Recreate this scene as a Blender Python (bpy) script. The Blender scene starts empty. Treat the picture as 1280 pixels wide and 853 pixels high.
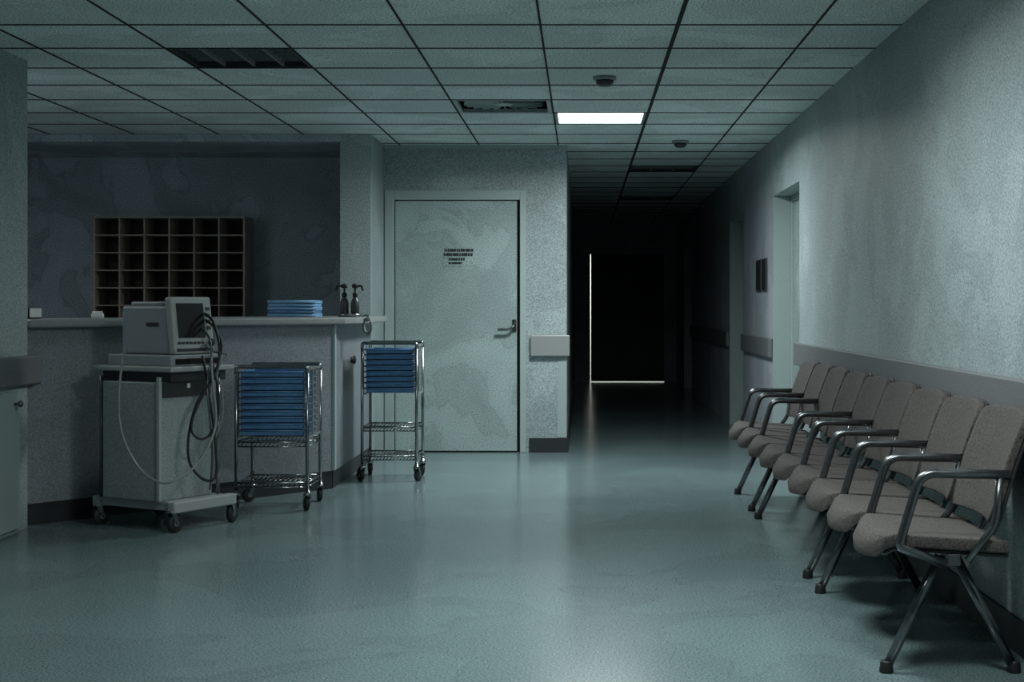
import bpy, bmesh, math, random
from mathutils import Vector, Matrix, Quaternion
random.seed(7)
C = bpy.context.scene.collection
PI = math.pi

# ------------------------------------------------------------------ camera, world, light, exposure
cam = bpy.data.objects.new('camera', bpy.data.cameras.new('camera'))
C.objects.link(cam)
cam.location = (0, 0, 1.2)
cam.rotation_euler = (PI / 2, 0, 0)
cam.data.sensor_width = 36
cam.data.lens = 1820 / 1280 * 36
cam.data.shift_x = -88 / 1280
cam.data.shift_y = -41.5 / 1280
cam.data.clip_end = 100
S = bpy.context.scene
S.camera = cam
S.view_settings.view_transform = 'Standard'
S.view_settings.look = 'None'
S.view_settings.gamma = 1
S.view_settings.use_curve_mapping = False
S.view_settings.exposure = 0.9
W = bpy.data.worlds.new('world')
S.world = W
W.use_nodes = True
W.node_tree.nodes['Background'].inputs[0].default_value = (0.5, 0.7, 0.8, 1)
W.node_tree.nodes['Background'].inputs[1].default_value = 0.05

# ceiling grid of the room (lines measured along x and y), ceiling height
GX0, GDX = -2.165, 0.655
GY0, GDY = 6.93, 0.625
CEIL = 2.55
def cell(i, j):
    return GX0 + i * GDX, GX0 + (i + 1) * GDX, GY0 + j * GDY, GY0 + (j + 1) * GDY
LIGHT_COL = (0.90, 1.0, 1.0)
# lit troffers, the last two added as unseen fill: (column, row, watts, spread degrees)
LIT = [(3, 5, 38, 168), (3, -3, 24, 160), (4, -6, 16, 165), (-4, 2, 6, 168)]
for (i, j, w, sp) in LIT:
    x0, x1, y0, y1 = cell(i, j)
    l = bpy.data.lights.new('troffer_or_fill_lamp', 'AREA')
    l.shape = 'RECTANGLE'; l.size = GDX - .07; l.size_y = GDY - .07
    l.energy = w; l.color = LIGHT_COL; l.spread = math.radians(sp)
    o = bpy.data.objects.new('troffer_or_fill_lamp', l); C.objects.link(o)
    o.location = ((x0 + x1) / 2, (y0 + y1) / 2, CEIL - .004)
# the lamp of the lit room behind the far door
l = bpy.data.lights.new('back_room_lamp', 'AREA'); l.size = 1.0; l.energy = 60; l.color = (1, .97, .9)
o = bpy.data.objects.new('back_room_lamp', l); C.objects.link(o); o.location = (0.7, 24.9, 2.4)

# ------------------------------------------------------------------ materials
def lin(c):
    c /= 255
    return c / 12.92 if c <= .04045 else ((c + .055) / 1.055) ** 2.4
def rgb(r, g, b):
    return (lin(r), lin(g), lin(b), 1)
def mat(name, col, rough=.5, metal=0.0, speck=0, speck_scale=300, stain=0, stain_scale=1.6, spec=.5, bump=0, bump_scale=200):
    m = bpy.data.materials.new(name); m.use_nodes = True
    nt = m.node_tree; N = nt.nodes; L = nt.links
    b = N['Principled BSDF']
    b.inputs['Base Color'].default_value = col
    b.inputs['Roughness'].default_value = rough
    b.inputs['Metallic'].default_value = metal
    b.inputs['Specular IOR Level'].default_value = spec
    tc = N.new('ShaderNodeTexCoord')
    cur = None
    def mul(fac_out, amount_lo, amount_hi, cur):
        mr = N.new('ShaderNodeMapRange')
        mr.inputs['To Min'].default_value = amount_lo; mr.inputs['To Max'].default_value = amount_hi
        L.new(fac_out, mr.inputs['Value'])
        mx = N.new('ShaderNodeMix'); mx.data_type = 'RGBA'; mx.blend_type = 'MULTIPLY'
        mx.inputs[0].default_value = 1
        if cur is None: mx.inputs[6].default_value = col
        else: L.new(cur, mx.inputs[6])
        cmb = N.new('ShaderNodeCombineColor')
        for k in range(3): L.new(mr.outputs[0], cmb.inputs[k])
        L.new(cmb.outputs[0], mx.inputs[7])
        return mx.outputs[2]
    if stain:
        n = N.new('ShaderNodeTexNoise'); n.inputs['Scale'].default_value = stain_scale
        n.inputs['Detail'].default_value = 6; n.inputs['Distortion'].default_value = .6
        L.new(tc.outputs['Object'], n.inputs['Vector'])
        r = N.new('ShaderNodeValToRGB'); e = r.color_ramp
        e.elements[0].position = .40; e.elements[0].color = (.25, .25, .25, 1)
        e.elements[1].position = .62; e.elements[1].color = (1, 1, 1, 1)
        a = e.elements.new(.50); a.color = (.55, .55, .55, 1)
        a = e.elements.new(.515); a.color = (.15, .15, .15, 1)
        a = e.elements.new(.53); a.color = (.8, .8, .8, 1)
        L.new(n.outputs['Fac'], r.inputs['Fac'])
        cur = mul(r.outputs['Color'], 1 - stain, 1 + stain * .35, cur)
    if speck:
        n = N.new('ShaderNodeTexNoise'); n.inputs['Scale'].default_value = speck_scale
        n.inputs['Detail'].default_value = 1
        L.new(tc.outputs['Object'], n.inputs['Vector'])
        r = N.new('ShaderNodeMapRange'); r.inputs['From Min'].default_value = .3; r.inputs['From Max'].default_value = .7
        L.new(n.outputs['Fac'], r.inputs['Value'])
        cur = mul(r.outputs[0], 1 - speck, 1 + speck, cur)
    if cur is not None: L.new(cur, b.inputs['Base Color'])
    if bump:
        n = N.new('ShaderNodeTexNoise'); n.inputs['Scale'].default_value = bump_scale
        L.new(tc.outputs['Object'], n.inputs['Vector'])
        bp = N.new('ShaderNodeBump'); bp.inputs['Strength'].default_value = bump; bp.inputs['Distance'].default_value = .004
        L.new(n.outputs['Fac'], bp.inputs['Height']); L.new(bp.outputs[0], b.inputs['Normal'])
    return m

M = {}
M['wall'] = mat('wall_paint', rgb(152, 164, 165), .55, speck=.36, speck_scale=110, stain=.2)
M['wall_dark'] = mat('reception_wall_paint', rgb(172, 183, 190), .7, speck=.4, speck_scale=110, stain=.35)
M['wall_corr'] = mat('corridor_paint', rgb(160, 166, 172), .7, speck=.25, speck_scale=110, stain=.2)
M['ceil'] = mat('ceiling_tile', rgb(222, 232, 230), .85, speck=.42, speck_scale=100, stain=.2)
M['gap'] = mat('ceiling_gap', rgb(22, 26, 28), .9, speck=.1)
M['floor'] = mat('vinyl_floor', rgb(112, 130, 131), .2, speck=.4, speck_scale=120, stain=.14, stain_scale=1.1, spec=.6)
M['door'] = mat('door_paint', rgb(152, 168, 167), .45, speck=.3, speck_scale=110, stain=.26, stain_scale=2.2)
M['frame'] = mat('frame_paint', rgb(156, 170, 169), .4, speck=.12)
M['rail'] = mat('bumper_rail', rgb(104, 106, 108), .5, speck=.2, speck_scale=150)
M['base'] = mat('black_baseboard', rgb(38, 40, 44), .5, speck=.2)
M['counter'] = mat('counter_panel', rgb(124, 130, 135), .5, speck=.26, speck_scale=110, stain=.12)
M['worktop'] = mat('worktop', rgb(140, 142, 142), .35, speck=.15)
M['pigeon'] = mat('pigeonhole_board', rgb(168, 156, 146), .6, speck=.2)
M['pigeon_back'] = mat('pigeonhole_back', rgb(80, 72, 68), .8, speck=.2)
M['chrome'] = mat('chrome_tube', rgb(150, 152, 152), .22, 1.0, speck=.08, speck_scale=40)
M['dkmetal'] = mat('dark_metal_tube', rgb(112, 114, 116), .25, .9, speck=.1, speck_scale=40)
M['steel'] = mat('painted_steel', rgb(132, 138, 138), .4, .2, speck=.15, speck_scale=60)
M['fabric'] = mat('seat_fabric', rgb(74, 70, 67), .85, speck=.5, speck_scale=160, bump=.3, bump_scale=600)
M['shell'] = mat('seat_shell', rgb(44, 44, 46), .45, speck=.1)
M['black'] = mat('black_rubber', rgb(26, 27, 29), .55, speck=.1)
M['blue'] = mat('blue_plastic', rgb(84, 126, 168), .4, speck=.12, speck_scale=40)
M['bluelt'] = mat('pale_blue_cloth', rgb(118, 164, 200), .6, speck=.12)
M['grey_case'] = mat('grey_casing', rgb(140, 146, 150), .45, speck=.15)
M['lt_case'] = mat('light_casing', rgb(156, 162, 160), .4, speck=.1)
M['screen'] = mat('dark_screen', rgb(22, 20, 20), .2, speck=.2, speck_scale=30)
M['hose'] = mat('pale_hose', rgb(128, 134, 132), .4, speck=.1)
M['cart_panel'] = mat('trolley_panel', rgb(140, 148, 148), .45, speck=.2, speck_scale=90)
M['white'] = mat('white_plastic', rgb(205, 208, 205), .5, speck=.08)
M['louvre'] = mat('louvre_metal', rgb(70, 72, 76), .4, .4, speck=.1)
M['troffer_in'] = mat('unlit_diffuser', rgb(50, 54, 58), .6, speck=.1)
M['ink'] = mat('dark_lettering', rgb(24, 30, 30), .6, speck=.05)
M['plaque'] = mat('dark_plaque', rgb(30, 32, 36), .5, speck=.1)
M['lit'] = bpy.data.materials.new('lit_diffuser'); M['lit'].use_nodes = True
_b = M['lit'].node_tree.nodes['Principled BSDF']
_b.inputs['Base Color'].default_value = rgb(235, 240, 240)
_n = M['lit'].node_tree.nodes.new('ShaderNodeTexNoise'); _n.inputs['Scale'].default_value = 5
_r = M['lit'].node_tree.nodes.new('ShaderNodeValToRGB')
_r.color_ramp.elements[0].color = (.9, .97, .97, 1); _r.color_ramp.elements[1].color = (1, 1, 1, 1)
M['lit'].node_tree.links.new(_n.outputs[0], _r.inputs[0])
M['lit'].node_tree.links.new(_r.outputs[0], _b.inputs['Emission Color'])
_b.inputs['Emission Strength'].default_value = 3.0

# ------------------------------------------------------------------ mesh helpers
class MB:
    def __init__(s): s.bm = bmesh.new()
    def box(s, x0, x1, y0, y1, z0, z1, bev=0, seg=2, mi=0, rot=None, piv=None):
        t = bmesh.new(); bmesh.ops.create_cube(t, size=1)
        bmesh.ops.scale(t, vec=(abs(x1 - x0), abs(y1 - y0), abs(z1 - z0)), verts=t.verts)
        if bev: bmesh.ops.bevel(t, geom=t.edges[:], offset=bev, segments=seg, profile=.5, affect='EDGES')
        c = Vector(((x0 + x1) / 2, (y0 + y1) / 2, (z0 + z1) / 2))
        bmesh.ops.translate(t, vec=c, verts=t.verts)
        if rot is not None:
            p = Vector(piv) if piv is not None else c
            bmesh.ops.rotate(t, cent=p, matrix=rot, verts=t.verts)
        s._merge(t, mi, False); return s
    def _merge(s, t, mi, smooth):
        vm = {}
        for v in t.verts: vm[v] = s.bm.verts.new(v.co)
        for f in t.faces:
            try: nf = s.bm.faces.new([vm[v] for v in f.verts])
            except ValueError: continue
            nf.material_index = mi; nf.smooth = smooth
        t.free()
    def tube(s, pts, r, n=10, mi=0, closed=False, cap=True, rx=None):
        pts = [Vector(p) for p in pts]; m = len(pts); rings = []
        tang = []
        for i in range(m):
            if closed: d = pts[(i + 1) % m] - pts[i - 1]
            else: d = pts[min(i + 1, m - 1)] - pts[max(i - 1, 0)]
            tang.append(d.normalized() if d.length > 1e-9 else Vector((0, 0, 1)))
        up = Vector((0, 0, 1)) if abs(tang[0].z) < .9 else Vector((1, 0, 0))
        a = (up - tang[0] * up.dot(tang[0])).normalized()
        for i in range(m):
            if i: 
                a = tang[i - 1].rotation_difference(tang[i]) @ a
                a = (a - tang[i] * a.dot(tang[i])).normalized()
            b = tang[i].cross(a)
            rr = r[i] if isinstance(r, (list, tuple)) else r
            rings.append([s.bm.verts.new(pts[i] + a * (rr * math.cos(2 * PI * k / n)) + b * ((rx or rr) * math.sin(2 * PI * k / n))) for k in range(n)])
        for i in range(m if closed else m - 1):
            A, B = rings[i], rings[(i + 1) % m]
            for k in range(n):
                f = s.bm.faces.new((A[k], A[(k + 1) % n], B[(k + 1) % n], B[k])); f.smooth = True; f.material_index = mi
        if cap and not closed:
            for R in (rings[0][::-1], rings[-1]):
                f = s.bm.faces.new(R); f.material_index = mi
        return s
    def lathe(s, prof, c=(0, 0, 0), axis='z', n=24, mi=0):
        c = Vector(c); rings = []
        for (r, h) in prof:
            ring = []
            for k in range(n):
                u, v = r * math.cos(2 * PI * k / n), r * math.sin(2 * PI * k / n)
                p = {'z': Vector((u, v, h)), 'x': Vector((h, u, v)), 'y': Vector((v, h, u))}[axis]
                ring.append(s.bm.verts.new(c + p))
            rings.append(ring)
        for A, B in zip(rings, rings[1:]):
            for k in range(n):
                f = s.bm.faces.new((A[k], A[(k + 1) % n], B[(k + 1) % n], B[k])); f.smooth = True; f.material_index = mi
        for R in (rings[0][::-1], rings[-1]):
            f = s.bm.faces.new(R); f.material_index = mi
        return s
    def prism(s, poly, z0, z1, mi=0):
        a = [s.bm.verts.new((x, y, z0)) for x, y in poly]; b = [s.bm.verts.new((x, y, z1)) for x, y in poly]
        n = len(poly)
        for k in range(n):
            f = s.bm.faces.new((a[k], a[(k + 1) % n], b[(k + 1) % n], b[k])); f.material_index = mi
        for R in (a[::-1], b):
            f = s.bm.faces.new(R); f.material_index = mi
        return s
    def build(s, name, mats, parent=None, world=True):
        bmesh.ops.recalc_face_normals(s.bm, faces=s.bm.faces)
        me = bpy.data.meshes.new(name); s.bm.to_mesh(me); s.bm.free()
        for m_ in (mats if isinstance(mats, (list, tuple)) else [mats]): me.materials.append(m_)
        o = bpy.data.objects.new(name, me); C.objects.link(o)
        if parent is not None:
            o.parent = parent
            if world: o.matrix_parent_inverse = parent.matrix_basis.inverted()
        return o

def fillet(pts, r, n=5):
    pts = [Vector(p) for p in pts]; out = [pts[0]]
    for i in range(1, len(pts) - 1):
        p, a, b = pts[i], pts[i - 1], pts[i + 1]
        da, db = (a - p), (b - p); k = min(r, da.length * .48, db.length * .48)
        s0, s1 = p + da.normalized() * k, p + db.normalized() * k
        for j in range(n + 1):
            t = j / n; out.append(s0 * (1 - t) ** 2 + p * (2 * t * (1 - t)) + s1 * t * t)
    out.append(pts[-1]); return out
def spline(pts, n=8):
    P = [Vector(p) for p in pts]; P = [P[0] * 2 - P[1]] + P + [P[-1] * 2 - P[-2]]; out = []
    for i in range(1, len(P) - 2):
        for j in range(n):
            t = j / n
            out.append(.5 * ((2 * P[i]) + (P[i + 1] - P[i - 1]) * t + (2 * P[i - 1] - 5 * P[i] + 4 * P[i + 1] - P[i + 2]) * t * t + (3 * P[i] - P[i - 1] - 3 * P[i + 1] + P[i + 2]) * t ** 3))
    out.append(P[-2]); return out
def tag(o, label=None, cat=None, group=None, kind=None):
    if label: o['label'] = label
    if cat: o['category'] = cat
    if group: o['group'] = group
    if kind: o['kind'] = kind
    return o
def empty(name, loc, label, cat, group=None, rz=0):
    o = bpy.data.objects.new(name, None); C.objects.link(o)
    o.location = loc; o.rotation_euler = (0, 0, rz); o.empty_display_size = .1
    bpy.context.view_layer.update()
    return tag(o, label, cat, group)
def struct(name, mb, m, label=None, cat=None, parent=None):
    o = mb.build(name, m, parent)
    if parent is None:
        tag(o, label, cat, None, 'structure')
    return o

# ------------------------------------------------------------------ room shell
XL, XR = -3.03, 1.52          # left and right wall faces
YB = 12.07                    # wall with the door
XC = -0.13                    # left side of the corridor
YE = 23.5                     # far end of the corridor
struct('floor', MB().box(-5.1, 1.9, -2.6, 26.2, -.1, 0), M['floor'], 'grey green vinyl floor with a dull shine', 'floor')

# tiled ceiling with the cells of fittings left open
OPEN = {(3, 5), (3, -3), (4, -6), (-4, 2), (0, 1), (4, 11), (4, 17), (2, 4)}
cb = MB()
cb.box(-5.1, 1.9, -2.6, 26.2, CEIL + .16, CEIL + .2, mi=1)
for i in range(-5, 6):
    for j in range(-16, 31):
        x0, x1, y0, y1 = cell(i, j)
        if y1 > 12.6 and i < 2: continue
        if x1 > 1.95 or x0 < -5.2 or y0 < -2.9: continue
        if (i, j) in OPEN: continue
        cb.box(x0 + .003, x1 - .003, y0 + .003, y1 - .003, CEIL, CEIL + .02)
for j in range(-15, 31):       # dark grid bars standing a few millimetres proud of the tiles
    y = GY0 + j * GDY
    cb.box(-5.1 if y < 12.5 else -.28, 1.75, y - .005, y + .005, CEIL - .0045, CEIL + .021, mi=1)
for i in range(-4, 7):
    x = GX0 + i * GDX; w = .010 if i == 4 else .005
    if x < 1.6: cb.box(x - w, x + w, -2.55, 12.5 if i < 3 else YE, CEIL - .005, CEIL + .021, mi=1)
for (i, j) in OPEN:
    x0, x1, y0, y1 = cell(i, j)
    cb.box(x0 - .02, x0 + .006, y0, y1, CEIL + .006, CEIL + .16, mi=1)
    cb.box(x1 - .006, x1 + .02, y0, y1, CEIL + .006, CEIL + .16, mi=1)
    cb.box(x0, x1, y0 - .02, y0 + .006, CEIL + .006, CEIL + .16, mi=1)
    cb.box(x0, x1, y1 - .006, y1 + .02, CEIL + .006, CEIL + .16, mi=1)
struct('ceiling', cb, [M['ceil'], M['gap']], 'suspended ceiling of pale square tiles with dark joints', 'ceiling')

ZT = CEIL + .02
struct('wall_left', MB().box(XL - .16, XL, -2.6, 7.95, 0, ZT), M['wall'], 'pale painted wall at the left edge', 'wall')
struct('wall_front', MB().box(-5.1, 1.9, -2.7, -2.6, 0, ZT), M['wall'], 'painted wall behind the viewer', 'wall')
struct('wall_reception_front', MB().box(-5.1, XL - .16, 7.83, 7.95, 0, ZT), M['wall_dark'], 'inner wall of the reception beside its opening', 'wall')
struct('wall_reception_left', MB().box(-5.1, -4.95, 7.95, 12.5, 0, ZT), M['wall_dark'], 'side wall inside the reception', 'wall')
struct('wall_reception_back', MB().box(-5.1, -1.6, 12.5, 12.62, 0, ZT), M['wall_dark'], 'dark wall behind the reception counter', 'wall')
struct('wall_header', MB().box(-4.95, -1.88, 11.3, 12.5, 2.49, CEIL - .002), M['wall_dark'], 'lowered bulkhead over the back of the reception', 'wall')
# right wall with two recessed doorways
wr = MB()
DW = [(10.2, 11.6), (13.7, 15.03), (20.2, 21.75)]
ys = [-2.6, 10.2, 11.6, 13.7, 15.03, 20.2, 21.75, YE]
for a, b in ((0, 1), (2, 3), (4, 5), (6, 7)):
    wr.box(XR, XR + .3, ys[a], ys[b], 0, ZT, mi=0 if a == 0 else 1)
for a, b in DW: wr.box(XR, XR + .3, a, b, 2.09, ZT, mi=0 if a < 12 else 1)
struct('wall_right', wr, [M['wall'], M['wall_corr']], 'pale stained wall along the waiting chairs and corridor', 'wall')
# wall with the door
wb = MB()
DX0, DX1, DZ = -1.558, -0.517, 2.095
wb.box(-1.645, DX0, YB, YB + .14, 0, ZT).box(DX1, XC, YB, YB + .14, 0, ZT).box(DX0, DX1, YB, YB + .14, DZ, ZT)
struct('wall_back', wb, M['wall'], 'pale wall around the closed door', 'wall')
struct('wall_pier', MB().box(-1.88, -1.645, 11.3, 12.21, 0, ZT), M['wall'], 'pale wall end between reception and door', 'wall')
struct('wall_corridor_left', MB().box(XC - .15, XC, YB + .14, YE, 0, ZT), M['wall_corr'], 'dark left side of the corridor', 'wall')
# far end wall with door opening
EX0, EX1, EZ = .125, 1.325, 2.07
we = MB()
we.box(XC - .15, EX0, YE, YE + .12, 0, ZT).box(EX1, XR + .3, YE, YE + .12, 0, ZT).box(EX0, EX1, YE, YE + .12, EZ, ZT)
struct('wall_corridor_end', we, M['wall_corr'], 'dark end wall of the corridor', 'wall')
wx = MB()
wx.box(-.6, -.5, YE + .12, 26.2, 0, ZT).box(1.85, 1.9, YE + .12, 26.2, 0, ZT).box(-.6, 1.9, 26.1, 26.2, 0, ZT)
wx.box(-.6, XC - .15, YE, YE + .12, 0, ZT)
struct('wall_back_room', wx, M['white'], 'white walls of the lit room behind the far door', 'wall')
# ceiling edge trim on the door wall
struct('trim_1', MB().box(-1.645, XC, YB - .015, YB - .001, CEIL - .03, CEIL - .002), M['frame'], 'thin pale edge strip under the ceiling above the door', 'trim')
# bumper rails
def rail(name, x0, x1, y0, y1, z0, z1, label, m='rail'):
    mb = MB().box(x0, x1, y0, y1, z0, z1, bev=.008)
    struct(name, mb, M[m], label, 'bumper rail')
rail('trim_2', XR - .035, XR - .001, -2.5, 10.25, .80, .955, 'long grey bumper rail behind the waiting chairs')
rail('trim_3', XR - .035, XR - .001, 11.62, 13.68, .80, .955, 'grey bumper rail in the corridor beyond the first doorway')
rail('trim_4', XL + .001, XL + .045, -2.5, 8.05, .785, .94, 'grey bumper rail on the left wall')
rail('trim_5', -.43, -.105, YB - .05, YB - .001, .80, .975, 'short grey bumper block right of the door', 'worktop')
rail('trim_6', XR - .035, XR - .001, 15.05, 20.15, .80, .955, 'dark bumper rail far down the corridor')
struct('trim_7', MB().box(-.205, -.152, YB - .006, YB - .001, .125, .80).box(-.158, -.1305, YB - .008, YB - .001, .125, .80),
       M['frame'], 'pale corner guard under the bumper block', 'corner guard')
# rail end bracket under the long rail
struct('baseboard_back', MB().box(-.44, -.128, YB - .014, YB - .001, 0, .12), M['base'], 'black baseboard under the bumper block', 'baseboard')
struct('baseboard_right', MB().box(XR - .014, XR - .001, -2.5, 10.18, 0, .12), M['base'], 'black baseboard behind the waiting chairs', 'baseboard')
struct('baseboard_corridor', MB().box(XC + .001, XC + .014, YB, YE - .01, 0, .12), M['base'], 'black baseboard along the corridor left wall', 'baseboard')

# door 1
d1 = bpy.data.objects.new('door_1', None); C.objects.link(d1); d1.location = (DX0, YB, 0)
tag(d1, 'pale closed door with lever handle in the back wall', 'door', None, 'structure')
bpy.context.view_layer.update()
fr = MB()
fw = .08
fr.box(DX0 - fw, DX0, YB - .022, YB + .13, 0, DZ + fw, bev=.004)
fr.box(DX1, DX1 + .05, YB - .022, YB + .13, 0, DZ + fw, bev=.004)
fr.box(DX0, DX1, YB - .022, YB + .13, DZ, DZ + fw, bev=.004)
fr.build('door_frame', M['frame'], d1)
MB().box(DX0 + .004, DX1 - .026, YB + .012, YB + .055, .012, DZ - .006, bev=.003).build('door_leaf', M['door'], d1)
MB().box(DX0, DX1, YB + .06, YB + .07, 0, DZ).build('door_backing', M['black'], d1)
hd = MB()
hx, hz = -.565, 1.03
hd.box(hx - .018, hx + .018, YB - .0, YB + .012, hz - .03, hz + .075, bev=.004)
hd.tube([(hx, YB + .01, hz + .025), (hx, YB - .045, hz + .025)], .012)
hd.tube(fillet([(hx, YB - .045, hz + .025), (hx - .02, YB - .05, hz + .0), (hx - .05, YB - .05, hz - .01), (hx - .135, YB - .05, hz - .01)], .02), .012)
hd.build('door_handle', M['chrome'], d1)
# sign with lettering on door (illegible in the photo: rows of small marks)
sg = empty('door_sign', (-1.03, YB + .010, 1.61), 'small sign with rows of dark lettering on the closed door', 'sign')
MB().box(-1.155, -.895, YB + .0075, YB + .0115, 1.545, 1.70, bev=.001).build('sign_plate', M['door'], sg)
rnd = random.Random(3)
for (xa, xb, zc, h) in ((-1.145, -.905, 1.678, .023), (-1.15, -.91, 1.642, .023), (-1.11, -.975, 1.603, .019), (-1.11, -.995, 1.571, .016)):
    x = xa; lt = MB()
    while x < xb:
        w = rnd.uniform(.008, .02)
        lt.box(x, min(x + w, xb), YB + .0055, YB + .0085, zc - h / 2, zc + h / 2)
        x += w + rnd.choice((.0005, .001, .004))
    lt.build('lettering_row', M['ink'], sg)

# recessed doors in the right wall
def side_door(name, a, b, label, m):
    r = bpy.data.objects.new(name, None); C.objects.link(r); r.location = (XR + .2, a, 0)
    tag(r, label, 'door', None, 'structure'); bpy.context.view_layer.update()
    x = XR + .16
    MB().box(x, x + .045, a + .045, b - .045, .01, 2.045, bev=.003).build('door_leaf', m, r)
    f = MB()
    f.box(x - .02, x + .08, a + .002, a + .042, 0, 2.088, bev=.003).box(x - .02, x + .08, b - .042, b - .002, 0, 2.088, bev=.003)
    f.box(x - .02, x + .08, a + .042, b - .042, 2.048, 2.088, bev=.003)
    f.box(XR + .002, x - .021, b - .012, b - .001, 0, 2.088).box(XR + .002, x - .021, a + .001, a + .012, 0, 2.088)
    f.build('door_frame', M['frame'], r)
    h = MB().tube([(x + .01, a + .12, 1.03), (x - .05, a + .12, 1.03)], .011).tube([(x - .05, a + .11, 1.03), (x - .05, a + .24, 1.03)], .011)
    h.build('door_handle', M['chrome'], r)
    MB().box(x + .085, x + .1, a, b, 0, 2.09).build('door_backing', M['black'], r)
    return r
side_door('door_2', 10.2, 11.6, 'recessed door in the right wall beyond the last chair', M['door'])
side_door('door_3', 13.7, 15.03, 'recessed door further down the dark corridor', M['wall_corr'])
side_door('door_6', 20.2, 21.75, 'recessed door near the dark end of the corridor', M['wall_corr'])
# far door with light leaking round its edge
d4 = bpy.data.objects.new('door_4', None); C.objects.link(d4); d4.location = (EX0, YE, 0)
tag(d4, 'dark door at the corridor end with light showing at its edges', 'door', None, 'structure'); bpy.context.view_layer.update()
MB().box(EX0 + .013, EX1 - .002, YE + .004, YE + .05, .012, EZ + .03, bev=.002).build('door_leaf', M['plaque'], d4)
MB().tube([(EX1 - .1, YE + .035, 1.03), (EX1 - .1, YE - .02, 1.03), (EX1 - .2, YE - .02, 1.03)], .011).build('door_handle', M['dkmetal'], d4)
# left wall: low door panel with edge strip and knob
d5 = bpy.data.objects.new('door_5', None); C.objects.link(d5); d5.location = (XL, 7.4, 0)
tag(d5, 'pale low panel with small knob under the left rail', 'door', None, 'structure'); bpy.context.view_layer.update()
MB().box(XL + .001, XL + .018, 6.6, 7.80, .02, .75, bev=.003).build('door_leaf', M['frame'], d5)
MB().lathe([(.006, 0), (.008, .02), (.017, .028), (.017, .04), (.008, .046)], (XL + .017, 7.72, .69), 'x', 14).build('knob', M['dkmetal'], d5)
# wall plaques by the recessed door
for k, (a, b, lab) in enumerate(((11.95, 12.2, 'dark framed notice on the corridor wall nearer the recessed door'), (12.28, 12.62, 'dark framed notice on the corridor wall, the one deeper in'))):
    p = empty('wall_notice', (XR, a, 1.45), lab, 'notice', 'notices on the corridor wall')
    MB().box(XR - .016, XR - .001, a, b, 1.34, 1.61, bev=.003).build('notice_frame', M['louvre'], p)
    MB().box(XR - .019, XR - .0165, a + .015, b - .015, 1.355, 1.595).build('notice_sheet', M['plaque'], p)

# ------------------------------------------------------------------ ceiling fittings
def lit_troffer(i, j, label):
    x0, x1, y0, y1 = cell(i, j)
    t = empty('ceiling_light', ((x0 + x1) / 2, (y0 + y1) / 2, CEIL), label, 'ceiling light', 'square ceiling lights')
    f = MB(); g = .008; w = .022
    f.box(x0 + g, x1 - g, y0 + g, y0 + g + w, CEIL - .002, CEIL + .03).box(x0 + g, x1 - g, y1 - g - w, y1 - g, CEIL - .002, CEIL + .03)
    f.box(x0 + g, x0 + g + w, y0 + g + w, y1 - g - w, CEIL - .002, CEIL + .03).box(x1 - g - w, x1 - g, y0 + g + w, y1 - g - w, CEIL - .002, CEIL + .03)
    f.build('light_frame', M['frame'], t)
    MB().box(x0 + g + w, x1 - g - w, y0 + g + w, y1 - g - w, CEIL + .006, CEIL + .02).build('diffuser', M['lit'], t)
lit_troffer(3, 5, 'square ceiling light glowing white above the corridor mouth')
lit_troffer(3, -3, 'lit square ceiling light nearer the viewer, over the middle of the floor')
lit_troffer(-4, 2, 'unseen fill light added in the reception ceiling, behind the left wall')  # added out of view to brighten the reception back wall
lit_troffer(4, -6, 'unseen fill light added nearest the viewer, beside the right wall')  # added out of view as frontal fill for cart and counter
def dark_troffer(i, j, label, nb=4):
    x0, x1, y0, y1 = cell(i, j)
    t = empty('ceiling_light', ((x0 + x1) / 2, (y0 + y1) / 2, CEIL), label, 'ceiling light', 'square ceiling lights')
    f = MB(); g = .01; w = .015
    f.box(x0 + g, x1 - g, y0 + g, y0 + g + w, CEIL, CEIL + .1).box(x0 + g, x1 - g, y1 - g - w, y1 - g, CEIL, CEIL + .1)
    f.box(x0 + g, x0 + g + w, y0 + g + w, y1 - g - w, CEIL, CEIL + .1).box(x1 - g - w, x1 - g, y0 + g + w, y1 - g - w, CEIL, CEIL + .1)
    f.build('light_frame', M['louvre'], t)
    lv = MB()
    for k in range(1, nb):
        x = x0 + (x1 - x0) * k / nb
        lv.box(x - .006, x + .006, y0 + .025, y1 - .025, CEIL + .004, CEIL + .06)
    for k in range(1, 6):
        y = y0 + (y1 - y0) * k / 6
        lv.box(x0 + .025, x1 - .025, y - .003, y + .003, CEIL + .02, CEIL + .06)
    lv.build('louvre', M['steel'], t)
    MB().box(x0 + .02, x1 - .02, y0 + .02, y1 - .02, CEIL + .1, CEIL + .11).build('light_housing', M['troffer_in'], t)
dark_troffer(0, 1, 'unlit louvred ceiling light at the upper left')
dark_troffer(4, 11, 'unlit dark ceiling light just inside the corridor', 3)
dark_troffer(4, 17, 'unlit dark ceiling light deep in the corridor', 3)
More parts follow.
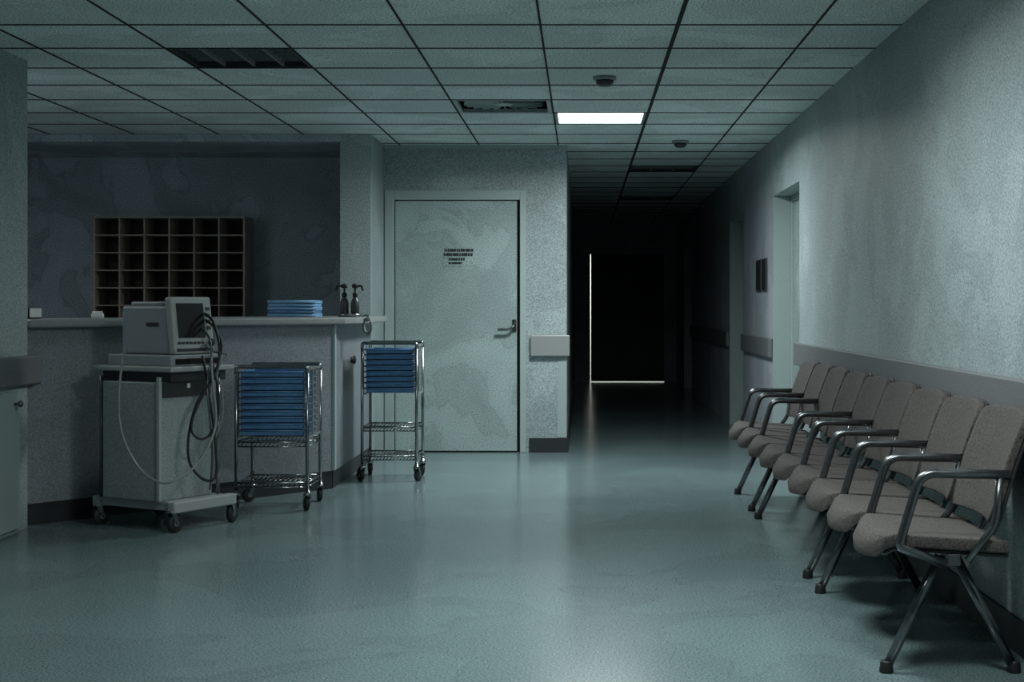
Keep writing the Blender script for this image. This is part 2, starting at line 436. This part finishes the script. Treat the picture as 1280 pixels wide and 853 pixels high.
# air vent
x0, x1, y0, y1 = cell(2, 4)
vt = empty('air_vent', ((x0 + x1) / 2, (y0 + y1) / 2, CEIL), 'pale square air vent with swirl slats in the ceiling', 'vent')
pl = MB(); cx, cy = (x0 + x1) / 2, (y0 + y1) / 2
pl.box(x0 + .008, x1 - .008, y0 + .008, y0 + .035, CEIL - .004, CEIL + .02).box(x0 + .008, x1 - .008, y1 - .035, y1 - .008, CEIL - .004, CEIL + .02)
pl.box(x0 + .008, x0 + .035, y0 + .035, y1 - .035, CEIL - .004, CEIL + .02).box(x1 - .035, x1 - .008, y0 + .035, y1 - .035, CEIL - .004, CEIL + .02)
pl.build('vent_frame', M['frame'], vt)
MB().box(x0 + .03, x1 - .03, y0 + .03, y1 - .03, CEIL + .07, CEIL + .08).build('vent_backing', M['black'], vt)
sl = MB()
for k in range(20):
    a = 2 * PI * k / 20
    R = Matrix.Rotation(a, 3, 'Z') @ Matrix.Rotation(math.radians(48), 3, 'X')
    c = Vector((cx + .17 * math.cos(a), cy + .17 * math.sin(a), CEIL + .016))
    sl.box(c.x - .095, c.x + .095, c.y - .014, c.y + .014, c.z - .0015, c.z + .0015, rot=R)
sl.build('vent_slats', M['frame'], vt)
MB().lathe([(.06, .008), (.07, .012), (.07, .022)], (cx, cy, CEIL), 'z', 24).build('vent_hub', M['frame'], vt)
# detectors
def detector(x, y, label):
    t = empty('smoke_detector', (x, y, CEIL), label, 'smoke detector', 'round ceiling detectors')
    MB().lathe([(.068, 0), (.068, -.018), (.06, -.022)], (x, y, CEIL), 'z', 24).build('mounting_plate', M['grey_case'], t)
    MB().lathe([(.052, -.022), (.05, -.04), (.034, -.055), (.01, -.058)], (x, y, CEIL), 'z', 24).build('sensor_head', M['louvre'], t)
detector(.13, 8.5, 'round dark smoke detector on the tile in front of the lit ceiling light')
detector(.79, 11.75, 'round smoke detector beyond the lit ceiling light, nearer the corridor')

# ------------------------------------------------------------------ reception counter
CA = Vector((-3.05, 8.0)); CB = Vector((-1.645, 9.66))
u2 = (CB - CA).normalized(); n2 = Vector((u2.y, -u2.x))
ct = empty('reception_counter', (-1.7, 9.9, 0), 'grey panelled reception counter running diagonally from the left wall', 'counter')
def off(p, d): return (p.x + d.x, p.y + d.y)
A0 = CA - u2 * .02
body = MB().prism([off(A0, Vector((0, 0))), off(CB, Vector((0, 0))), off(CB, -n2 * .06 + u2 * .0), off(A0, -n2 * .06)], .12, 1.09)
body.build('front_panel', M['counter'], ct)
MB().prism([off(A0, n2 * -.012), off(CB, n2 * -.012 - u2 * .01), off(CB, -n2 * .07 - u2 * .01), off(A0, -n2 * .07)], 0, .12).build('toe_kick', M['base'], ct)
MB().box(-1.705, -1.645, 9.685, 11.298, .12, 1.09).build('end_panel', M['counter'], ct)
MB().box(-1.712, -1.657, 9.68, 11.298, 0, .12).build('toe_kick', M['base'], ct)
MB().box(-1.69, -1.638, 9.645, 9.70, .12, 1.088, bev=.006).build('corner_post', M['frame'], ct)
MB().lathe([(.022, 0), (.022, .012), (.03, .018), (.03, .03), (.02, .036)], (-1.645, 10.35, .83), 'x', 20).build('round_knob', M['dkmetal'], ct)
# worktop: follows the counter, rounded nose at the end
wt = [off(A0, n2 * .06), off(CB, n2 * .06 + u2 * .04)]
wt += [(-1.52, 9.80), (-1.50, 9.95), (-1.50, 11.2), (-1.535, 11.28), (-1.62, 11.298), (-2.1, 11.298), off(A0, -n2 * .55)]
wo = MB().prism(wt, 1.09, 1.137)
wo = wo.build('countertop', M['worktop'])
tag(wo, 'long grey worktop on the reception counter', 'worktop')
bv = wo.modifiers.new('bevel', 'BEVEL'); bv.width = .012; bv.segments = 3

# pigeonhole unit on the back wall
S_ = 12.18
px = lambda x, Y: (x - 728) / 1820 * Y
pz = lambda y, Y: 1.2 - (y - 385) / 1820 * Y
pg = empty('pigeonhole_unit', (px(210, S_), 12.2, 1.0), 'dark pigeonhole rack of small square openings behind the counter', 'pigeonhole rack')
PX0, PX1, PZ1 = px(118, S_), px(304.5, S_), pz(272, S_)
rows = 7; rh = (pz(294, S_) - pz(316, S_)); PZ0 = PZ1 - rows * rh
f = MB(); t_ = .011
f.box(PX0 - t_, PX0 + t_ * .5, 12.18, 12.499, PZ0, PZ1 + t_).box(PX1 - t_ * .5, PX1 + t_, 12.18, 12.499, PZ0, PZ1 + t_)
f.box(PX0, PX1, 12.18, 12.499, PZ1 - t_ * .5, PZ1 + t_).box(PX0, PX1, 12.18, 12.499, PZ0 - t_, PZ0 + t_ * .5)
f.build('rack_frame', M['pigeon'], pg)
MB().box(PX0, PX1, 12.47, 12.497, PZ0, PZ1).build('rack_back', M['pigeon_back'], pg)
for k in range(1, rows): MB().box(PX0, PX1, 12.185, 12.47, PZ1 - k * rh - .005, PZ1 - k * rh + .005).build('shelf', M['pigeon'], pg)
for k in range(1, 6):
    x = PX0 + (PX1 - PX0) * k / 6
    MB().box(x - .006, x + .006, 12.182, 12.47, PZ0, PZ1).build('divider', M['pigeon'], pg)
# back worktop carrying the rack
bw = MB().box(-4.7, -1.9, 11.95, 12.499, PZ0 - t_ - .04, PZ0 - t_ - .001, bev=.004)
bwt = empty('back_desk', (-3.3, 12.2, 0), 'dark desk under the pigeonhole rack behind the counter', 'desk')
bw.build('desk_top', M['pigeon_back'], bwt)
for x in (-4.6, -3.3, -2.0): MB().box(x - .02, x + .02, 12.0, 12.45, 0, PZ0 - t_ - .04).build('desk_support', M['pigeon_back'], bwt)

# things on the counter
def on_counter(pxx, back):          # point on the worktop, "back" metres behind the counter front
    # solve line offset by back for image column
    for s in range(0, 2400):
        p = CA + u2 * (s / 1000) - n2 * back
        if p.x / p.y >= (pxx - 728) / 1820: return p
    return p
WT = 1.137
ang = math.atan2(u2.y, u2.x)
p = Vector((px(369, 10.3), 10.3))
for k in range(5):
    names = ['lowest', 'second from the bottom', 'middle', 'second from the top', 'topmost']
    w, d, h = .17 - .006 * (k % 2), .13, .022
    mb = MB()
    # folded cloth: rounded fold toward the front, layers inside
    zz = WT + k * .0235
    for q in range(2):
        z0 = zz + q * .0115
        mb.box(p.x - w, p.x + w, p.y - d, p.y + d, z0, z0 + .0105, bev=.005, seg=3)
    mb.tube([(p.x - w + .004, p.y - d + .002, zz + .011), (p.x + w - .004, p.y - d + .002, zz + .011)], .0108, 10)
    o = mb.build('folded_cloth', M['bluelt'] if k != 1 else M['blue'])
    tag(o, 'folded blue cloth on the counter, %s of the pile of five' % names[k], 'folded cloth', 'pile of blue cloths on the counter')
# pump bottles on a tray
tp = Vector((px(437, 10.05), 10.05))
tr = MB().lathe([(.075, 0), (.085, .008), (.088, .02), (.082, .02), (.078, .01), (.0, .009)], (tp.x, tp.y, WT), 'z', 28)
tag(tr.build('round_tray', M['chrome']), 'small shiny round tray at the right end of the counter', 'tray')
for k, (dx, lab) in enumerate(((-.036, 'left'), (.038, 'right'))):
    b = empty('pump_bottle', (tp.x + dx, tp.y, WT + .01), 'small dark pump bottle, %s one of two on the round tray' % lab, 'bottle', 'pump bottles on the round tray')
    zb = WT + .0095
    MB().lathe([(.026, 0), (.03, .006), (.03, .085), (.022, .112), (.012, .125), (.012, .135)], (tp.x + dx, tp.y, zb), 'z', 18).build('bottle_body', M['louvre'], b)
    ph = MB().lathe([(.018, .128), (.018, .155), (.007, .160), (.007, .188), (.020, .190), (.023, .212), (.012, .220)], (tp.x + dx, tp.y, zb), 'z', 16)
    sg_ = -1 if k == 0 else 1
    ph.tube(fillet([(tp.x + dx, tp.y, zb + .204), (tp.x + dx + sg_ * .048, tp.y - .01, zb + .204), (tp.x + dx + sg_ * .055, tp.y - .012, zb + .172)], .008), .008, 8)
    ph.build('pump_head', M['black'], b)
# coil of tube hung over the counter's end
hk = empty('tube_coil', (-1.49, 9.98, 1.1), 'small pale coil of tube hanging from the right end of the counter', 'tube coil')
mb = MB(); pts = []
for k in range(0, 90):
    a = 2 * PI * k / 28
    rr = .05 + .004 * math.sin(a * .7)
    pts.append((-1.478 + .010 * k / 90, 9.99 + rr * .8 * math.cos(a) , 1.075 + rr * math.sin(a)))
R = Matrix.Rotation(math.radians(50), 3, 'Z')
cv = Vector((-1.478, 9.99, 1.075))
pts = [R @ (Vector(q) - cv) + cv for q in pts]
mb.tube(pts, .0075, 8)
mb.build('coil', M['hose'], hk)
MB().tube(fillet([(-1.51, 9.99, 1.142), (-1.478, 9.99, 1.15), (-1.462, 9.985, 1.135), (-1.478, 9.98, 1.105)], .012), .007, 8).build('hook', M['chrome'], hk)
# box and small item at left on the counter
q = Vector((px(33, 8.36), 8.36))
bx = empty('paper_tray', (q.x, q.y, WT), 'pale shallow paper tray at the counter\'s left end', 'paper tray')
mb = MB().box(q.x - .07, q.x + .05, q.y - .09, q.y + .1, WT, WT + .008)
mb.box(q.x - .07, q.x - .062, q.y - .09, q.y + .1, WT, WT + .06).box(q.x + .042, q.x + .05, q.y - .09, q.y + .1, WT, WT + .06).box(q.x - .07, q.x + .05, q.y - .09, q.y - .083, WT, WT + .06)
mb.build('tray_body', M['white'], bx)
MB().box(q.x - .06, q.x + .04, q.y - .08, q.y + .09, WT + .008, WT + .045, bev=.002).build('paper_stack', M['white'], bx)
q = Vector((px(122, 8.9), 8.9))
mb = MB().box(q.x - .035, q.x + .035, q.y - .02, q.y + .02, WT, WT + .028, bev=.006)
mb.tube([(q.x - .03, q.y, WT + .033), (q.x + .03, q.y, WT + .033)], .009, 10)
tag(mb.build('tape_dispenser', M['white']), 'tiny pale object lying on the counter left of the monitor', 'desk item')

# ------------------------------------------------------------------ casters
def caster(x, y, ztop, parent, r=.045, yaw=0.0, metal=None, name='caster'):
    """fork with its wheel as a sub-part, standing on the floor"""
    R = Matrix.Rotation(yaw, 3, 'Z'); c = Vector((x, y, 0))
    f = MB()
    f.lathe([(.016, ztop), (.016, 2 * r + .02), (.022, 2 * r + .018), (.022, 2 * r + .006)], (x, y, 0), 'z', 14)
    for sx in (-1, 1):
        t = bmesh.new()
        prof = [(-.014, 2 * r + .010), (.02, 2 * r + .010), (.036, r), (.03, r - .012), (.02, r - .008)]
        a = [t.verts.new((sx * .019, yy, zz)) for yy, zz in prof]; b = [t.verts.new((sx * .016, yy, zz)) for yy, zz in prof]
        t.faces.new(a); t.faces.new(b[::-1])
        for k in range(len(prof)): t.faces.new((a[k], a[(k + 1) % 5], b[(k + 1) % 5], b[k]))
        for v in t.verts: v.co = R @ v.co + c
        f._merge(t, 0, False)
    f.box(x - .02, x + .02, y - .016, y + .022, 2 * r + .006, 2 * r + .012, rot=R, piv=(x, y, 0))
    fo = f.build(name, metal or M['chrome'], parent)
    w = MB()
    w.lathe([(.012, -.014), (r - .006, -.014), (r, -.009), (r, .009), (r - .006, .014), (.012, .014)], (0, 0, 0), 'x', 22)
    w.lathe([(.016, -.0155), (.016, .0155)], (0, 0, 0), 'x', 12, mi=1)
    for v in w.bm.verts: v.co = R @ (v.co + Vector((0, .026, r))) + c
    w.build('wheel', [M['black'], M['steel']], fo)
    return fo

# ------------------------------------------------------------------ blue tray trolleys
ORD = ['topmost', 'second from top', 'third from top', 'fourth from top', 'fifth from top', 'sixth from top', 'seventh from top', 'eighth from top', 'ninth from top', 'lowest']
def supply_trolley(x0, x1, y0, y1, H, ntray, pitch, ztray, shelves, label, where, yaws):
    t = empty('supply_trolley', ((x0 + x1) / 2, (y0 + y1) / 2, 0), label, 'trolley', 'wheeled wire trolleys with blue trays')
    r = .0105; ZB = .115
    cr = [(x0, y0), (x1, y0), (x1, y1), (x0, y1)]
    for k, (x, y) in enumerate(cr):
        MB().tube([(x, y, ZB), (x, y, H - .03)], r, 12).build('post', M['chrome'], t)
        caster(x, y, ZB + .005, t, r=.043, yaw=yaws[k])
    for yy in (y0, y1):
        MB().tube(fillet([(x0, yy, H - .035), (x0, yy, H), (x1, yy, H), (x1, yy, H - .035)], .03), r * 1.1, 12).build('top_rail', M['chrome'], t)
    # slotted side racks that hold the trays
    zb = ztray - (ntray - .2) * pitch
    for x, s in ((x0, 1), (x1, -1)):
        sr = MB()
        for y in (y0 + .03, (y0 + y1) / 2, y1 - .03):
            sr.box(x + s * .004 - .003, x + s * .004 + .003, y - .016, y + .016, zb - .01, H - .012)
        for k in range(ntray + 1):
            z = ztray - k * pitch
            sr.box(min(x + s * .004, x + s * .022), max(x + s * .004, x + s * .022), y0 + .012, y1 - .012, z - .004, z - .0015)
        sr.box(x - .004, x + .004, y0, y1, zb - .02, zb - .008).box(x - .004, x + .004, y0, y1, H - .022, H - .010)
        sr.build('side_rack', M['steel'], t)
    for z in shelves:
        w = MB()
        for yy in (y0, y1): w.tube([(x0, yy, z), (x1, yy, z)], .006, 8).tube([(x0, yy, z - .026), (x1, yy, z - .026)], .004, 6)
        for xx in (x0, x1): w.tube([(xx, y0, z), (xx, y1, z)], .006, 8).tube([(xx, y0, z - .026), (xx, y1, z - .026)], .004, 6)
        for k in range(1, 14):
            xx = x0 + (x1 - x0) * k / 14
            w.tube([(xx, y0, z + .003), (xx, y1, z + .003)], .0025, 6)
        nz = 16
        for k in range(nz):        # zig-zag truss wire on the front and the back
            xa = x0 + (x1 - x0) * k / nz; xb = x0 + (x1 - x0) * (k + 1) / nz
            for yy in (y0, y1): w.tube([(xa, yy, z - .026), (xb, yy, z)], .003, 6)
        w.build('wire_shelf', M['chrome'], t)
    # trays
    for k in range(ntray):
        z = ztray - k * pitch
        a0, a1, b0, b1 = x0 + .013, x1 - .013, y0 + .014, y1 - .014
        mb = MB(); d = pitch * .86
        zt = z; zl = z - d
        i0, i1 = a0 + .012, a1 - .012
        mb.box(i0, i1, b0, b1, zl, zl + .003)
        mb.box(a0, i0 + .002, b0, b1, zt - .0014, zt + .0006).box(i1 - .002, a1, b0, b1, zt - .0014, zt + .0006)
        # flared walls with rolled rim
        mb.box(i0, i1, b0, b0 + .003, zl, zt).box(i0, i1, b1 - .003, b1, zl, zt)
        mb.box(i0, i0 + .003, b0, b1, zl, zt).box(i1 - .003, i1, b0, b1, zl, zt)
        mb.tube([(a0, b0 - .002, zt - .003), (a1, b0 - .002, zt - .003)], .0055, 8)
        mb.tube([(a0, b1 + .001, zt - .003), (a1, b1 + .001, zt - .003)], .0045, 8)
        o = mb.build('blue_tray', M['blue'])
        tag(o, 'blue tray, %s in the %s' % (ORD[k] if k < ntray - 1 else 'lowest', where), 'tray', 'blue trays in the %s' % where)
    return t
supply_trolley(-2.045, -1.625, 8.6, 9.02, .852, 10, .0385, .822, (.405, .165),
               'low chrome trolley with ten blue trays beside the monitor cart', 'low trolley beside the monitor cart', (.5, .4, .3, 2.4))
supply_trolley(-1.52, -1.145, 10.05, 10.44, .955, 8, .0385, .915, (.375, .175),
               'taller chrome trolley with eight blue trays in front of the closed door', 'tall trolley before the door', (.6, -.3, .4, .2))

# ------------------------------------------------------------------ monitor cart (local axes: +x = along the lit side into depth, -y = towards the room)
CK = Vector((-2.18, 7.74, 0))                # near caster corner on the room side
u = Vector((.5, .866, 0)); v = Vector((-.866, .5, 0))   # u: depth along lit side, v: to the left/back
cart_rot = math.atan2(u.y, u.x)
cart = empty('equipment_trolley', tuple(CK + u * .23 + v * .29), 'grey wheeled equipment cart carrying the medical monitor', 'trolley')
RZ = Matrix.Rotation(cart_rot, 3, 'Z')
def loc(a, b, z): p_ = CK + u * a + v * b; return Vector((p_.x, p_.y, z))
def obox(mb, a0, a1, b0, b1, z0, z1, bev=0, mi=0, tilt=None, tp=None):
    t = bmesh.new(); bmesh.ops.create_cube(t, size=1)
    bmesh.ops.scale(t, vec=(a1 - a0, b1 - b0, z1 - z0), verts=t.verts)
    if bev: bmesh.ops.bevel(t, geom=t.edges[:], offset=bev, segments=2, profile=.5, affect='EDGES')
    bmesh.ops.translate(t, vec=((a0 + a1) / 2, (b0 + b1) / 2, (z0 + z1) / 2), verts=t.verts)
    if tilt is not None: bmesh.ops.rotate(t, cent=tp, matrix=tilt, verts=t.verts)
    for q_ in t.verts:
        q_.co = loc(q_.co.x, q_.co.y, q_.co.z)
    mb._merge(t, mi, False); return mb
bs = MB()
obox(bs, -.01, .46, -.025, .03, .105, .165, .008); obox(bs, -.01, .46, .545, .60, .105, .165, .008)
obox(bs, .005, .05, .03, .545, .115, .155, .004); obox(bs, .39, .44, .03, .545, .12, .16, .004)
obox(bs, .0, .40, .03, .55, .150, .1645, .002)
bs.build('base_frame', M['lt_case'], cart)
for a, b, yw in ((.0, .008, 2.6), (.44, .008, 2.9), (.0, .572, 2.5), (.44, .572, 2.7)):
    q = loc(a, b, 0); caster(q.x, q.y, .112, cart, r=.05, yaw=yw + PI)
cp = MB(); obox(cp, -.035, .36, .065, .49, .165, .80, .006); cp.build('column_cabinet', M['cart_panel'], cart)
cp = MB(); obox(cp, -.01, .34, .054, .0645, .72, .80, .002); cp.build('drawer_front', M['shell'], cart)
cp = MB(); obox(cp, .155, .175, .044, .0535, .765, .79, .002); cp.build('drawer_latch', M['white'], cart)
cp = MB(); obox(cp, -.043, -.025, .052, .075, .165, .83, .003); cp.build('corner_strip', M['lt_case'], cart)
po = MB().tube([loc(.385, .045, .165), loc(.385, .045, .83)], .011, 12); po.build('pole', M['chrome'], cart)
po = MB().tube([loc(-.02, .515, .165), loc(-.02, .515, .83)], .010, 12); po.build('pole', M['dkmetal'], cart)
tt = MB(); obox(tt, -.01, .47, .0, .60, .855, .885, .008); tt.build('top_tray', M['lt_case'], cart)
tt = MB(); obox(tt, .03, .44, .04, .56, .80, .855, .004); tt.build('tray_support', M['shell'], cart)
# shelf block between the tray and the monitor
tt = MB(); obox(tt, .03, .42, .04, .52, .885, .945, .006); tt.build('recorder_box', M['grey_case'], cart)
tt = MB(); obox(tt, .06, .38, .034, .0395, .895, .925, .001); tt.build('recorder_slot', M['screen'], cart)

# monitor: deep case, screen bezel leaning back slightly
mon = empty('medical_monitor', tuple(loc(.2, .25, .945)), 'boxy grey medical monitor with dark screen on the equipment cart', 'monitor')
mc = MB(); obox(mc, .075, .355, .09, .46, .9465, 1.21, .012); obox(mc, .10, .33, .14, .42, 1.205, 1.235, .01)
mc.build('casing', M['grey_case'], mon)
T = Matrix.Rotation(math.radians(-7), 3, 'X'); TP = (.23, .06, .95)
fb = MB(); obox(fb, .065, .365, .045, .092, .9475, 1.262, .012, tilt=T, tp=TP); fb.build('bezel', M['lt_case'], mon)
fb = MB(); obox(fb, .10, .30, .0405, .046, 1.035, 1.225, .002, tilt=T, tp=TP); fb.build('screen', M['screen'], mon)
for k in range(7):
    fb = MB(); a = .09 + k * .029; obox(fb, a, a + .02, .040, .0455, 1.002, 1.014, .001, tilt=T, tp=TP); fb.build('button', M['black'], mon)
for k in range(4):
    fb = MB(); z = 1.08 + k * .035; obox(fb, .318, .345, .040, .0455, z, z + .018, .001, tilt=T, tp=TP); fb.build('side_button', M['black'], mon)
kb = MB().lathe([(.020, 0), (.020, .012), (.014, .016)], (0, 0, 0), 'y', 18)
kp = loc(.33, .043, 1.01); RK = Matrix.Rotation(cart_rot, 3, 'Z') @ Matrix.Rotation(PI, 3, 'Z')
for q_ in kb.bm.verts: q_.co = RK @ q_.co + kp
kb.build('control_knob', M['black'], mon)
fb = MB(); obox(fb, .08, .35, .041, .0455, .962, .978, .001, tilt=T, tp=TP); fb.build('lower_slot', M['black'], mon)
fb = MB(); obox(fb, .0705, .0755, .18, .27, 1.10, 1.12, .001); fb.build('side_grip', M['black'], mon)

# cables and hoses; points by (image column, image row, depth)
def PP(x, y, Y): return Vector(((x - 728) / 1820 * Y, Y, 1.2 - (y - 385) / 1820 * Y))
def cable(name, pts, r, m, label, cat='cable', grp='cables hanging from the monitor cart'):
    back = {'hose': .0}.get(name, .08)
    o = MB().tube(spline([PP(q[0], q[1], q[2] + back) for q in pts], 8), r, 8).build(name, m); tag(o, label, cat, grp); return o
cable('hose', [(158, 437, 7.9), (153, 452, 7.72), (149, 490, 7.66), (150, 530, 7.64), (160, 562, 7.62), (178, 590, 7.6), (202, 604, 7.56), (222, 599, 7.58), (245, 582, 7.66), (262, 555, 7.72), (270, 525, 7.78), (266, 480, 7.8), (264, 447, 7.84)], 0.0065, M['hose'], 'long pale hose looping low round the front of the equipment cart', 'hose')
cable('cable', [(256, 392, 7.95), (266, 402, 7.9), (273, 425, 7.84), (274, 445, 7.8), (268, 470, 7.76), (246, 505, 7.7), (236, 545, 7.68), (237, 578, 7.68), (252, 598, 7.7), (266, 600, 7.74), (271, 585, 7.76), (268, 540, 7.78), (262, 500, 7.78), (258, 470, 7.8), (253, 445, 7.84)], .0075, M['black'], 'thick black cable hanging in the longest loop beside the cart')
cable('cable', [(257, 400, 7.95), (268, 410, 7.9), (277, 432, 7.83), (270, 462, 7.78), (256, 490, 7.72), (242, 520, 7.68), (240, 540, 7.67), (250, 549, 7.68), (262, 544, 7.72), (272, 525, 7.76), (273, 490, 7.78), (266, 455, 7.82)], .0065, M['black'], 'black cable in the shorter loop above the long one')
cable('cable', [(252, 410, 7.93), (262, 424, 7.86), (264, 445, 7.82), (259, 480, 7.76), (262, 520, 7.74), (265, 560, 7.74), (264, 595, 7.74), (262, 612, 7.78)], .0055, M['dkmetal'], 'straight grey cable hanging down the cart\'s side')
cable('cable', [(257, 432, 7.93), (268, 440, 7.86), (284, 444, 7.84), (277, 452, 7.82), (271, 470, 7.8), (277, 486, 7.82), (278, 520, 7.84), (270, 545, 7.84), (263, 560, 7.84)], .0055, M['hose'], 'pale thin lead bulging out at the cart\'s right edge')

# ------------------------------------------------------------------ waiting seats (linked rows)
def grid_solid(fn, nu, nv, th_fn):
    """front surface fn(s,t) -> point, normal-ish offset th_fn(s,t) -> vector; closed panel"""
    bm = bmesh.new()
    F = [[bm.verts.new(fn(i / nu, j / nv)) for j in range(nv + 1)] for i in range(nu + 1)]
    B = [[bm.verts.new(fn(i / nu, j / nv) + th_fn(i / nu, j / nv)) for j in range(nv + 1)] for i in range(nu + 1)]
    for i in range(nu):
        for j in range(nv):
            bm.faces.new((F[i][j], F[i + 1][j], F[i + 1][j + 1], F[i][j + 1])); bm.faces.new((B[i][j], B[i][j + 1], B[i + 1][j + 1], B[i + 1][j]))
    for i in range(nu):
        bm.faces.new((F[i][0], B[i][0], B[i + 1][0], F[i + 1][0])); bm.faces.new((F[i][nv], F[i + 1][nv], B[i + 1][nv], B[i][nv]))
    for j in range(nv):
        bm.faces.new((F[0][j], F[0][j + 1], B[0][j + 1], B[0][j])); bm.faces.new((F[nu][j], B[nu][j], B[nu][j + 1], F[nu][j + 1]))
    for f_ in bm.faces: f_.smooth = True
    return bm
def panel_obj(name, fn, th, m, parent, nu=14, nv=14):
    mb = MB(); mb.bm.free(); mb.bm = grid_solid(fn, nu, nv, th)
    o = mb.build(name, m, parent)
    md = o.modifiers.new('bevel', 'BEVEL'); md.width = .006; md.segments = 2; md.limit_method = 'ANGLE'; md.angle_limit = math.radians(50)
    return o
P_ = .53; Y0 = 4.67
def seat_set(yc, parent):
    hw = .243
    def sw(t, s):     # half width: narrower rounded front
        e = max(0, (.22 - s) / .22)
        return hw * math.sqrt(max(.0, 1 - .55 * e ** 2.2))
    def seat_fn(s, t):         # s: front -> rear, t across
        x = .925 + .45 * s; w = sw(t, s); y = yc + (t - .5) * 2 * w
        c = abs(t - .5) * 2
        z = .468 - .028 * s - .055 * max(0, (.16 - s) / .16) ** 2 + .008 * c ** 2
        x += .035 * max(0, 1 - s / .3) * c ** 2.5
        return Vector((x, y, z))
    panel_obj('seat', seat_fn, lambda s, t: Vector((.004, 0, -.042)), M['fabric'], parent)
    panel_obj('seat_shell', lambda s, t: seat_fn(.05 + .93 * s, .03 + .94 * t) + Vector((.012, 0, -.043)), lambda s, t: Vector((.004, 0, -.014)), M['shell'], parent)
    def back_fn(s, t):         # s: bottom -> top
        c = (t - .5) * 2
        hwb = .25 - .03 * max(0, (.25 - s) / .25) ** 2 - .035 * max(0, (s - .85) / .15) ** 2.6
        y = yc + c * hwb
        z = .505 + .362 * s - .014 * max(0, s - .5) * 2 * abs(c) ** 3
        x = 1.33 + .115 * s + .03 * (s - .5) ** 2 - .03 * c * c
        return Vector((x, y, z))
    panel_obj('backrest', back_fn, lambda s, t: Vector((.03, 0, -.004)), M['fabric'], parent)
    panel_obj('back_shell', lambda s, t: back_fn(s, t) + Vector((.0305, 0, -.004)), lambda s, t: Vector((.012, 0, -.002)), M['shell'], parent)
    for d in (-.07, .07):
        MB().tube(fillet([(1.20, yc + d, .412), (1.34, yc + d, .405), (1.385, yc + d, .47), (1.444, yc + d, .68)], .04), .011, 10).build('back_support', M['dkmetal'], parent)
def arm(y, parent):
    q = [(1.40, y, .60), (1.375, y, .662), (1.09, y, .668), (1.03, y, .47), (1.02, y, .43), (1.17, y, .372)]
    MB().tube(fillet(q[1:], .05, 7), .0155, 12).build('armrest', M['dkmetal'], parent)
    MB().tube(fillet([(1.345, y, .66), (1.33, y, .50), (1.24, y, .385)], .04), .0125, 12).build('arm_post', M['dkmetal'], parent)
def leg_pair(y, parent):
    for (xa, xb) in ((1.175, 1.0), (1.225, 1.42)):
        lg = MB().tube([(xa, y, .385), (xb, y, .014)], .0165, 12).build('leg', M['dkmetal'], parent)
        d = Vector((xb - xa, 0, .014 - .385)).normalized()
        e = Vector((xb, y, .014))
        MB().lathe([(.022, 0), (.024, .006), (.02, .035), (.017, .04)], (xb - d.x * 0, y, 0), 'z', 14).build('foot_cap', M['black'], lg)
def bench(k0, k1, legs, arms, label):
    ya, yb = Y0 + k0 * P_, Y0 + k1 * P_
    b = empty('waiting_bench', (1.2, (ya + yb) / 2, 0), label, 'bench', 'linked waiting seats along the right wall')
    MB().box(1.178, 1.222, ya + .03, yb - .03, .365, .405, bev=.004).build('beam', M['dkmetal'], b)
    for k in range(k0, k1): seat_set(Y0 + (k + .5) * P_, b)
    for k in arms: arm(Y0 + k * P_ + (.018 if k == k0 else -.018 if k == k1 else 0), b)
    for y in legs: leg_pair(y, b)
bench(0, 3, (4.79, 6.12), (0, 1, 2, 3), 'row of three grey fabric seats with arms, nearest the viewer')
bench(3, 7, (6.46, 8.28), (4, 5, 7), 'row of four linked grey seats in the middle of the line')
bench(7, 9, (8.6, 9.37), (8, 9), 'pair of linked grey seats at the far end by the recessed door')
